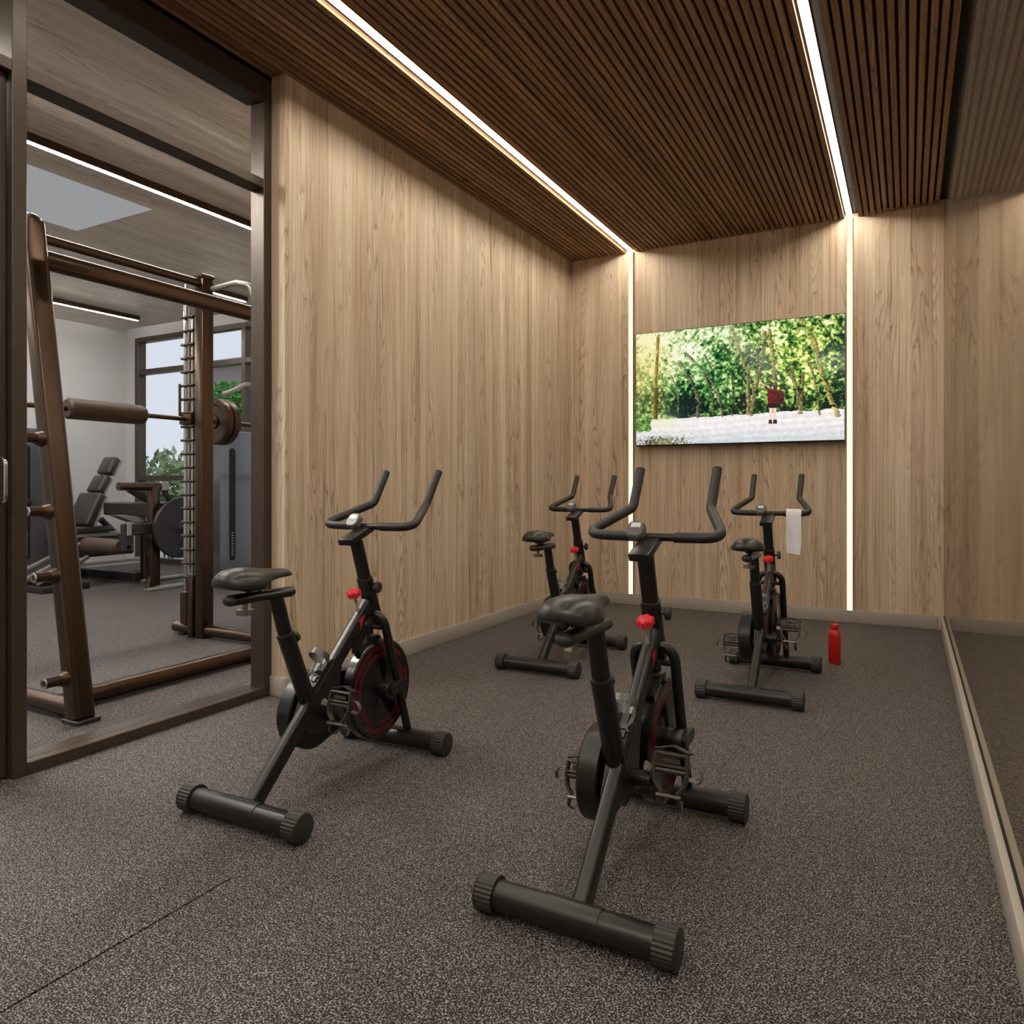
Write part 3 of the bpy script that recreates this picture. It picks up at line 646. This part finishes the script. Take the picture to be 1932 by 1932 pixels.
        G(MB().sweep([pm @ V(*p) for p in ((-.05, .012, .052), (0, .020, .064), (.05, .012, .050))], rrect(.006, .03, .002, 2), up=pm.to_3x3() @ V(0, 1, 0)), 'hook_plate', 'black', pdl)
        for sx in (-1, 1):
            G(MB().sweep([pm @ V(*p) for p in fillet([(sx * .024, -.008, -.060), (sx * .030, .0, -.09), (sx * .026, .03, -.105), (sx * .02, .05, -.08)], .014, 5)], rrect(.003, .012, .001, 2)), 'toe_clip', 'greysteel', pdl)
        stp = fillet([(s_ * .044, .006, .020), (s_ * .070, .004, .022), (s_ * .088, .006, .0), (s_ * .078, .012, -.022), (s_ * .046, .012, -.014)], .016, 6)
        G(MB().sweep([pm @ V(*p) for p in stp], rrect(.0025, .017, .001, 2), up=pm.to_3x3() @ V(0, 1, 0)), 'strap', 'cage', pdl)
    # bottle cage on the main tube
    bc = V(.008, .395, .415) + NUP * .078; rg = MB(); prof = [(.038, -.012), (.038, .012), (.0362, .012), (.0362, -.012), (.038, -.012)]
    rg.lathe(prof, bc + D * .02, D, 28)
    sidev = V(1, 0, 0)
    lower = [bc - D * .045 + (sidev * math.cos(R(a)) + NUP * math.sin(R(a))) * .036 - D * (.012 * math.sin(R(a))) for a in range(-200, 21, 12)]
    rg.sweep(lower, rrect(.003, .02, .001, 2), up=NUP)
    rg.sweep([bc + D * .03 - NUP * .038, bc - D * .065 - NUP * .038], rrect(.022, .004, .001, 2), up=NUP)
    for sx in (-1, 1): rg.sweep([bc + D * .015 + sidev * sx * .03 - NUP * .022, bc - D * .05 + sidev * sx * .02 - NUP * .03], rrect(.004, .012, .001, 2), up=sidev)
    G(rg, 'bottle_cage', 'cage'); G(MB().tube([bc - NUP * .038 - D * .01, bc - NUP * .05 - D * .01], .007, 10), 'cage_mount', 'black')
    # lettering and arrow emblem on both sides of the main tube
    for s_ in (1, -1):
        ux = D * s_; uy = NUP; uz = V(s_, 0, 0); ce = V(.008 + s_ * .0205, .470, .473)
        Mt = Matrix(((ux.x, uy.x, uz.x, ce.x), (ux.y, uy.y, uz.y, ce.y), (ux.z, uy.z, uz.z, ce.z), (0, 0, 0, 1)))
        textmesh('JOROTO', .044, .0010, 'blackgloss', mt, Mt, 'lettering', 1.12)
        ce = V(.008 + s_ * .0217, .580, .5785) - NUP * .002; am = MB()
        q = lambda a, c: ce + D * a + NUP * c
        am.add([q(.028, .010), q(-.022, .026), q(-.012, .012), q(-.034, -.016), q(-.006, -.004)], [(0, 1, 2), (0, 2, 4), (2, 3, 4)], False)
        am.build('arrow_emblem', 'red', mt, fix=False)
    return b
bike = make_bike()
GB = 'exercise bikes facing the television'
spots = [((-1.92, 1.682), 1.2, 'black exercise bike beside the bronze post of the glass partition'), ((-.729, 1.66), .34, 'black exercise bike standing behind the one with a towel'),
         ((-1.933, 3.875), .87, 'black exercise bike in front of the corner of the two wood walls'), ((-.716, 3.856), .13, 'black exercise bike with a white towel over its handlebar')]
for i, (p, a, lab) in enumerate(spots):
    o = bike if i == 0 else copy_tree(bike)
    o.location = (p[0], p[1], 0); o.rotation_euler = (0, 0, R(a)); tag(o, lab, 'exercise bike', GB)

# towel over the right grip of the last bike
tb = MB(); ox, oy = -.716, 3.856
prof = [(-.0205, -.225), (-.021, -.15), (-.020, -.07), (-.0195, -.01), (-.016, .010), (-.006, .0205), (.006, .0205), (.016, .010), (.0195, -.01), (.021, -.09), (.0215, -.19)]
def towel_pt(u, k, t_):
    y_, z_ = prof[k]; s_ = math.copysign(t_, y_)
    wav = .004 * math.sin(u * 9 + z_ * 12) * min(1, max(0, -z_ * 6))
    return (ox + .096 + .082 * u + wav * .4 + (.004 if z_ < -.2 else 0) * (1 - 2 * u), oy + .637 + y_ + s_ + wav, .951 + z_ + (t_ if z_ > 0 else 0) - .012 * u * (1 if k == 0 else 0))
nu = 11; vs = []
for t_ in (0, .006):
    for k in range(len(prof)):
        for u in range(nu): vs.append(towel_pt(u / (nu - 1), k, t_))
K = len(prof); fs = []
for layer in (0, 1):
    o_ = layer * K * nu
    fs += [(o_ + k * nu + u, o_ + k * nu + u + 1, o_ + (k + 1) * nu + u + 1, o_ + (k + 1) * nu + u) for k in range(K - 1) for u in range(nu - 1)]
o_ = K * nu
for k in range(K - 1):
    for u in (0, nu - 1): fs.append((k * nu + u, (k + 1) * nu + u, o_ + (k + 1) * nu + u, o_ + k * nu + u))
for u in range(nu - 1):
    for k in (0, K - 1): fs.append((k * nu + u, k * nu + u + 1, o_ + k * nu + u + 1, o_ + k * nu + u))
tag(tb.add(vs, fs, True).build('hand_towel', 'towel'), 'folded white towel hanging over a bike handlebar', 'towel')

# red flask
bt = empty('water_bottle', (-.405, 4.99, 0)); tag(bt, 'red metal water bottle standing on the floor beside the towel bike', 'bottle')
MB().lathe([(0, 0), (.034, 0), (.0365, .004), (.0365, .172), (.034, .188), (.027, .203), (.021, .209), (.021, .216), (0, .216)], (0, 0, 0), n=32).build('body', 'bottle', bt)
cp = MB().lathe([(0, .214), (.0235, .214), (.0245, .217), (.0245, .240), (.022, .244), (0, .244)], (0, 0, 0), n=28).build('cap', 'bottle', bt)
MB().sweep(fillet([(-.022, 0, .238), (-.022, 0, .262), (.022, 0, .262), (.022, 0, .238)], .012, 5), rrect(.004, .014, .0015, 2), up=(0, 1, 0)).build('carry_loop', 'loop', cp)

# ------------------------------------------------------------------ gym equipment: smith machine
sm = empty('smith_machine', (-4.1, 2.85, 0)); tag(sm, 'bronze steel smith machine behind the glass partition', 'smith machine')
def SM(mb, n, m='smith', p=sm): return rel(mb, sm).build(n, m, p)
Y1, Y2 = 2.06, 3.62
for y in (Y1, Y2):
    SM(MB().sweep([(-3.44, y, 0.02), (-3.86, y, 2.43)], rrect(.105, .105, .03, 5), up=(0, 1, 0)), 'front_post')
    SM(MB().lathe([(.055, 0), (.05, .03), (.03, .05), (0, .055)], (-3.858, y, 2.42), (-.17, 0, 1), 18), 'post_cap', 'iron')
    SM(MB().bbox((-3.50, y - .058, 0), (-3.37, y + .058, .02), .004, 1), 'foot_plate', 'greysteel')
    SM(MB().bbox((-4.575, y - .05, .0), (-4.485, y + .05, 2.62), .012, 2), 'upright'); SM(MB().bbox((-4.58, y - .055, 2.62), (-4.48, y + .055, 2.65), .006, 1), 'upright_cap', 'iron')
    SM(MB().tube([(-3.47, y - .0, .055), (-4.83, y - .0, .055)], .042, 18), 'base_tube'); SM(MB().lathe([(.042, 0), (.036, .02), (.02, .033), (0, .036)], (-4.83, y, .055), (-1, 0, 0), 18), 'base_end', 'greysteel')
    SM(MB().bbox((-4.78, y - .03, 0), (-4.72, y + .03, .03), .004, 1), 'foot_pad', 'iron')
    SM(MB().tube([(-4.70, y - .02, .09), (-4.70, y - .02, 2.60)], .019, 14), 'guide_rod', 'chrome'); SM(MB().tube([(-4.625, y - .02, .30), (-4.625, y - .02, 2.35)], .014, 12), 'peg_rail', 'chrome')
    SM(MB().bbox((-4.735, y - .05, .09), (-4.665, y + .01, .33), .006, 1), 'buffer', 'iron'); SM(MB().bbox((-4.64, y - .06, 0), (-4.585, y + .0, .46), .01, 2), 'rail_foot', 'smith')
    for k in range(20):
        z = .44 + k * .1005
        SM(MB().tube([(-4.72, y - .045, z), (-4.58, y - .045, z)], .0105, 8), 'hook_peg', 'iron')
SM(MB().tube([(-3.855, Y1, 2.26), (-3.855, Y2 + .05, 2.26)], .05, 20), 'top_beam'); SM(MB().tube([(-4.53, Y1, 2.585), (-4.53, Y2, 2.585)], .03, 16), 'rear_beam')
SM(MB().tube([(-3.66, Y1, .05), (-3.66, Y2, .05)], .045, 18), 'floor_tube')
SM(MB().sweep(fillet([(-4.53, Y2 + .03, 2.55), (-4.26, Y2 + .06, 2.575), (-4.14, Y2 + .08, 2.545), (-4.10, Y2 + .1, 2.4)], .06), circ(.02, 12)), 'chin_bar', 'machinegrey')
for k, z in enumerate((1.34, .99, .685, .208)):
    xx = -3.44 - .42 * (z - .02) / 2.41
    pg = MB().tube([(xx - .0, Y1 - .05, z), (xx + .02, Y1 - .16, z + .005)], .024, 14); pg.lathe([(.04, 0), (.034, .02), (.024, .04)], (xx, Y1 - .05, z), (.08, -1, .03), 16); h = SM(pg, 'plate_peg', 'iron')
    SM(MB().lathe([(.024, 0), (.020, .002), (.014, .002), (.013, -.002), (0, -.002)], (xx + .02, Y1 - .16, z + .005), (.08, -1, .03), 16), 'peg_end', 'chrome', h)
bb = empty('smith_barbell', (-4.66, 2.85, 1.59)); tag(bb, 'steel barbell held across the smith machine rails', 'barbell')
rel(MB().tube([(-4.66, 1.55, 1.60), (-4.66, 4.25, 1.60)], .016, 14), bb).build('shaft', 'iron', bb)
for yy in (Y1 - .03, Y2 - .03): rel(MB().bbox((-4.73, yy - .03, 1.56), (-4.60, yy + .03, 1.64), .008, 2).bbox((-4.72, yy - .045, 1.6), (-4.70, yy - .03, 1.86), .004, 1), bb).build('slider_hook', 'iron', bb)
bpd = empty('bar_pad', (-4.66, 2.93, 1.60)); tag(bpd, 'thick dark foam pad wrapped round the smith barbell', 'bar pad')
rel(MB().lathe([(.017, 0), (.055, .0), (.067, .012), (.067, .5), (.055, .528), (.017, .528)], (-4.66, 2.70, 1.60), (0, 1, 0), 28), bpd).build('sleeve', 'barpad', bpd)
for k, yy in enumerate((3.80, 3.865)):
    wp = empty('weight_plate', (-4.66, yy, 1.60)); tag(wp, ['dark weight plate on the smith barbell, touching the upright side', 'dark weight plate on the smith barbell, outer of the pair'][k], 'weight plate', 'plates on the smith barbell')
    MB().lathe([(.018, .0), (.05, .0), (.052, .012), (.12, .012), (.135, .0), (.172, .0), (.178, .006), (.178, .048), (.172, .054), (.135, .054), (.12, .044), (.05, .044), (.018, .054), (.018, 0)], (0, 0, 0), (0, 1, 0), 36).build('disc', 'iron', wp)

# weight towers
def tower(x, y0, y1, ht, ysl, label, knob, dp=.4):
    o = empty('weight_tower', (x - .2, (y0 + y1) / 2, 0)); tag(o, label, 'weight tower', 'gym weight towers')
    def T(mb, n, m, p=o): return rel(mb, o).build(n, m, p)
    poly = [(y0, .04)] + [(y0 + .1 - .1 * math.cos(R(a)), ht - .1 + .1 * math.sin(R(a))) for a in range(0, 91, 15)] + [(y1 - .1 + .1 * math.sin(R(a)), ht - .1 + .1 * math.cos(R(a))) for a in range(0, 91, 15)] + [(y1, .04)]
    T(MB().prism(poly, x - dp, x), 'shell', 'tower'); T(B((x - dp - .01, y0 - .01, 0), (x + .03, y1 + .03, .05)), 'base', 'machine')
    cap = [(y, z + .012) for y, z in poly[1:-1]]; T(MB().prism(cap + [(y1 + .004, ht - .16), (y0 - .004, ht - .16)], x - dp - .004, x - .004), 'top_shroud', 'machinegrey')
    sl0, sl1 = .28, ht - .18
    caps = [(ysl + .04 * math.cos(R(a)), sl1 - .04 + .04 * math.sin(R(a))) for a in range(0, 181, 15)] + [(ysl + .04 * math.cos(R(a)), sl0 + .04 + .04 * math.sin(R(a))) for a in range(180, 361, 15)]
    T(MB().prism(caps, x - .01, x + .004), 'slot', 'joint')
    for k in range(9): T(B((x + .004, ysl - .012, .34 + k * .03), (x + .0055, ysl + .012, .352 + k * .03)), 'scale_mark', 'machinegrey')
    if knob: T(MB().lathe([(.05, 0), (.05, .02), (.02, .025), (.018, .04), (0, .042)], (x + .004, ysl, .92), (1, 0, 0), 18), 'selector_knob', 'iron')
    return o
tower(-6.55, 5.44, 6.04, 1.70, 5.60, 'dark glossy weight tower by the window behind the smith plates', False, .26)
tower(-8.62, 4.22, 4.90, 1.74, 4.555, 'grey weight tower by the white wall with a round selector knob', True)
arm = MB().sweep(fillet([(-6.65, 5.56, 2.12), (-6.6, 5.64, 2.16), (-6.6, 5.9, 2.29), (-6.6, 6.16, 1.69)], .1), circ(.025, 12)); arm.bbox((-6.64, 6.12, 0), (-6.56, 6.2, 1.7), .01, 1)
tag(arm.build('pulldown_arm', 'machinegrey'), 'curved grey machine arm rising behind the dark weight tower', 'machine arm')

# leg extension machine
lg = empty('leg_machine', (-7.6, 5.1, 0)); tag(lg, 'seated leg machine with black back pads and a round weight disc', 'leg machine')
def LG(mb, n, m='machine', p=lg): return rel(mb, lg).build(n, m, p)
def pad(y0, z0, y1, z1, wd, th, n):
    dv = V(0, y1 - y0, z1 - z0); L = dv.length; dv.normalize(); nrm = V(0, dv.z, -dv.y)
    mt = Matrix(((1, 0, 0, -8.28), (0, nrm.y, dv.y, y0), (0, nrm.z, dv.z, z0), (0, 0, 0, 1)))
    p_ = LG(MB().bbox((-wd / 2, 0, 0), (wd / 2, th, L), .03, 3, mt), n, 'pad'); LG(MB().bbox((-wd / 2 + .01, th - .01, .01), (wd / 2 - .01, th + .02, L - .01), .006, 1, mt), 'pad_shell', 'machinegrey', p_)
pad(5.20, 1.255, 5.30, 1.455, .24, .09, 'head_pad'); pad(5.08, 1.045, 5.19, 1.24, .25, .09, 'upper_pad'); pad(4.90, .67, 5.06, 1.035, .40, .10, 'back_pad')
LG(MB().sweep([(-8.28, 5.02, .62), (-8.28, 5.36, 1.42)], rrect(.05, .04, .01, 2)), 'back_spine', 'machinegrey')
LG(MB().bbox((-8.5, 4.75, .58), (-8.06, 5.2, .645), .02, 2), 'seat', 'pad'); LG(MB().bbox((-8.46, 4.72, .52), (-8.10, 5.3, .578), .01, 1), 'seat_frame', 'machinegrey')
LG(MB().bbox((-8.42, 4.8, .3), (-8.1, 5.5, .52), .02, 1), 'seat_box'); LG(MB().sweep([(-8.16, 5.12, .72), (-8.16, 5.34, .5)], circ(.035, 14)), 'gas_spring')
LG(MB().lathe([(0, 0), (.055, 0), (.07, .03), (.078, .06), (.078, .56), (.06, .62), (0, .63)], (-7.68, 4.64, .485), (1, 0, 0), 24), 'roller', 'barpad'); LG(MB().tube([(-7.8, 4.64, .485), (-6.93, 4.64, .485)], .02, 12), 'roller_axle', 'chrome')
LG(MB().bbox((-7.02, 4.60, .44), (-6.93, 4.69, .72), .012, 1), 'drop_arm'); LG(MB().bbox((-7.03, 4.62, .60), (-6.93, 5.2, .72), .012, 1), 'lever_beam'); LG(MB().bbox((-6.925, 4.61, .60), (-6.905, 4.66, .74), .006, 1), 'lever_handle', 'machinegrey')
dsc = LG(MB().lathe([(0, 0), (.31, 0), (.322, .008), (.322, .03), (.31, .04), (0, .04)], (-6.88, 5.18, .655), (1, 0, 0), 48), 'weight_disc', 'machine'); LG(MB().tube([(-6.84, 5.18, .655), (-6.66, 5.18, .66)], .034, 16), 'disc_peg', 'steel', dsc)
LG(MB().bbox((-7.06, 4.92, .05), (-6.96, 5.02, 1.10), .015, 2), 'column', 'smith'); LG(MB().tube([(-7.01, 4.58, 1.10), (-7.01, 5.04, 1.10)], .042, 18), 'hand_bar', 'smith'); LG(MB().bbox((-7.05, 5.04, 1.05), (-6.97, 5.14, 1.15), .012, 1), 'bar_end', 'machinegrey')
LG(MB().sweep([(-7.4, 4.95, 1.08), (-7.4, 5.35, .85)], rrect(.05, .08, .01, 2)), 'link_arm'); LG(MB().sweep([(-7.01, 5.08, 1.08), (-7.01, 5.3, .72)], rrect(.03, .05, .01, 2)), 'brace')
LG(MB().bbox((-7.9, 4.98, .78), (-7.1, 5.5, .92), .012, 1), 'cross_housing'); LG(MB().tube([(-7.35, 5.0, .75), (-7.3, 5.0, .80), (-7.28, 5.0, .86)], .02, 10), 'eye_ring', 'steel')
LG(MB().prism([(4.66, .80), (4.78, .80), (4.9, .77), (4.98, .72), (4.86, .72)], -7.3, -7.15), 'side_shroud', 'machinegrey')
LG(MB().bbox((-7.72, 5.3, .02), (-7.64, 5.38, .7), .012, 1), 'rear_leg', 'smith')
LG(MB().sweep(fillet([(-7.01, 4.97, .40), (-7.01, 4.97, .18), (-7.01, 4.92, .02)], .1), rrect(.08, .06, .012, 2)), 'front_leg', 'smith')
for x_, y_ in ((-7.68, 5.28), (-7.0, 4.88)): LG(MB().bbox((x_ - .05, y_, 0), (x_ + .05, y_ + .95, .04), .01, 1), 'foot_bar', 'machinegrey')
for x_, y0, y1, hh in ((-8.80, 4.95, 6.3, .12), (-9.25, 4.9, 6.4, .13)): LG(MB().bbox((x_ - .05, y0, 0), (x_ + .05, y1, hh), .01, 1), 'floor_rail', 'machinegrey')
LG(MB().bbox((-8.8, 5.2, .02), (-7.68, 5.3, .12), .01, 1), 'base_cross')
fp = empty('foot_platform', (-8.3, 4.55, 0)); tag(fp, 'low dark footplate bench in front of the grey weight tower', 'platform')
rel(MB().bbox((-8.5, 4.25, 0), (-7.75, 4.75, .07), .01, 1), fp).build('base', 'machine', fp)
for k in range(3): rel(MB().sweep([(-8.45 + k * .3, 4.25, .10), (-8.45 + k * .3, 4.78, .33)], rrect(.05, .04, .01, 2)), fp).build('side_bar', 'machinegrey', fp)
rel(MB().sweep([(-8.15, 4.3, .09), (-8.15, 4.76, .29)], rrect(.56, .03, .01, 2)), fp).build('footplate', 'machine', fp)

# ------------------------------------------------------------------ outside the gym window
def foliage(name, c, rx, ry, rz, n, size, mat, label, cat, trunk, grp=None):
    o = empty(name, (c[0], c[1], -.1)); tag(o, label, cat, grp); rs = random.Random(len(name) + int(c[0] * 7)); vs = []; fs = []
    for i in range(n):
        u = rs.random(); th = rs.random() * 2 * math.pi; ph = math.acos(2 * rs.random() - 1); rr = rs.random() ** .4
        p = V(rx * rr * math.sin(ph) * math.cos(th), ry * rr * math.sin(ph) * math.sin(th), c[2] + .1 + rz * rr * math.cos(ph))
        d = V(rs.uniform(-1, 1), rs.uniform(-1, 1), rs.uniform(-.2, 1)).normalized(); s_ = d.orthogonal().normalized(); s_ = (Matrix.Rotation(rs.random() * 6.28, 3, d) @ s_)
        L = size * rs.uniform(.7, 1.3); wd = L * .22; k = len(vs)
        vs += [p, p + d * L * .45 + s_ * wd, p + d * L, p + d * L * .45 - s_ * wd]; fs.append((k, k + 1, k + 2, k + 3))
    f = MB().add(vs, fs, False).build('foliage', mat, o, fix=False); f['kind'] = 'stuff'
    st = MB()
    for k in range(trunk[0]):
        a = k * 2.4; st.tube([(.05 * math.cos(a), .05 * math.sin(a), 0), (.35 * rx * math.cos(a), .35 * ry * math.sin(a), c[2] * .6), (.6 * rx * math.cos(a), .6 * ry * math.sin(a), c[2] + .3 * rz)], trunk[1], 6)
    st.build('stems', 'bark', o)
foliage('garden_shrub', (-10.15, 7.45, .95), .60, .45, .70, 900, .17, 'leaf', 'pale green leafy shrub outside the window by the white wall', 'shrub', (7, .012))
foliage('garden_shrub', (-8.85, 7.35, .60), .42, .40, .55, 700, .15, 'leaf', 'low leafy shrub outside the window behind the weight disc', 'shrub', (6, .012))
foliage('garden_tree', (-10.75, 9.1, 2.35), .55, .6, .62, 1800, .12, 'leaf2', 'bright green tree outside the window beyond the smith plates', 'tree', (3, .05))
foliage('garden_tree', (-9.45, 9.2, 2.1), .62, .6, .75, 1700, .12, 'leaf2', 'bright green tree outside the window next to the wall post', 'tree', (3, .05))
nb = empty('neighbour_building', (-17.5, 17, -.1)); tag(nb, 'pale stucco building beyond the garden trees', 'building')
rel(B((-19.6, 16, -.1), (-14, 22, 4.9)), nb).build('wall', 'stucco', nb); rel(MB().prism([(15.8, 4.9), (22.2, 4.9), (22.2, 5.05), (19, 5.5), (15.8, 5.05)], -19.7, -13.9), nb).build('roof', 'machinegrey', nb)
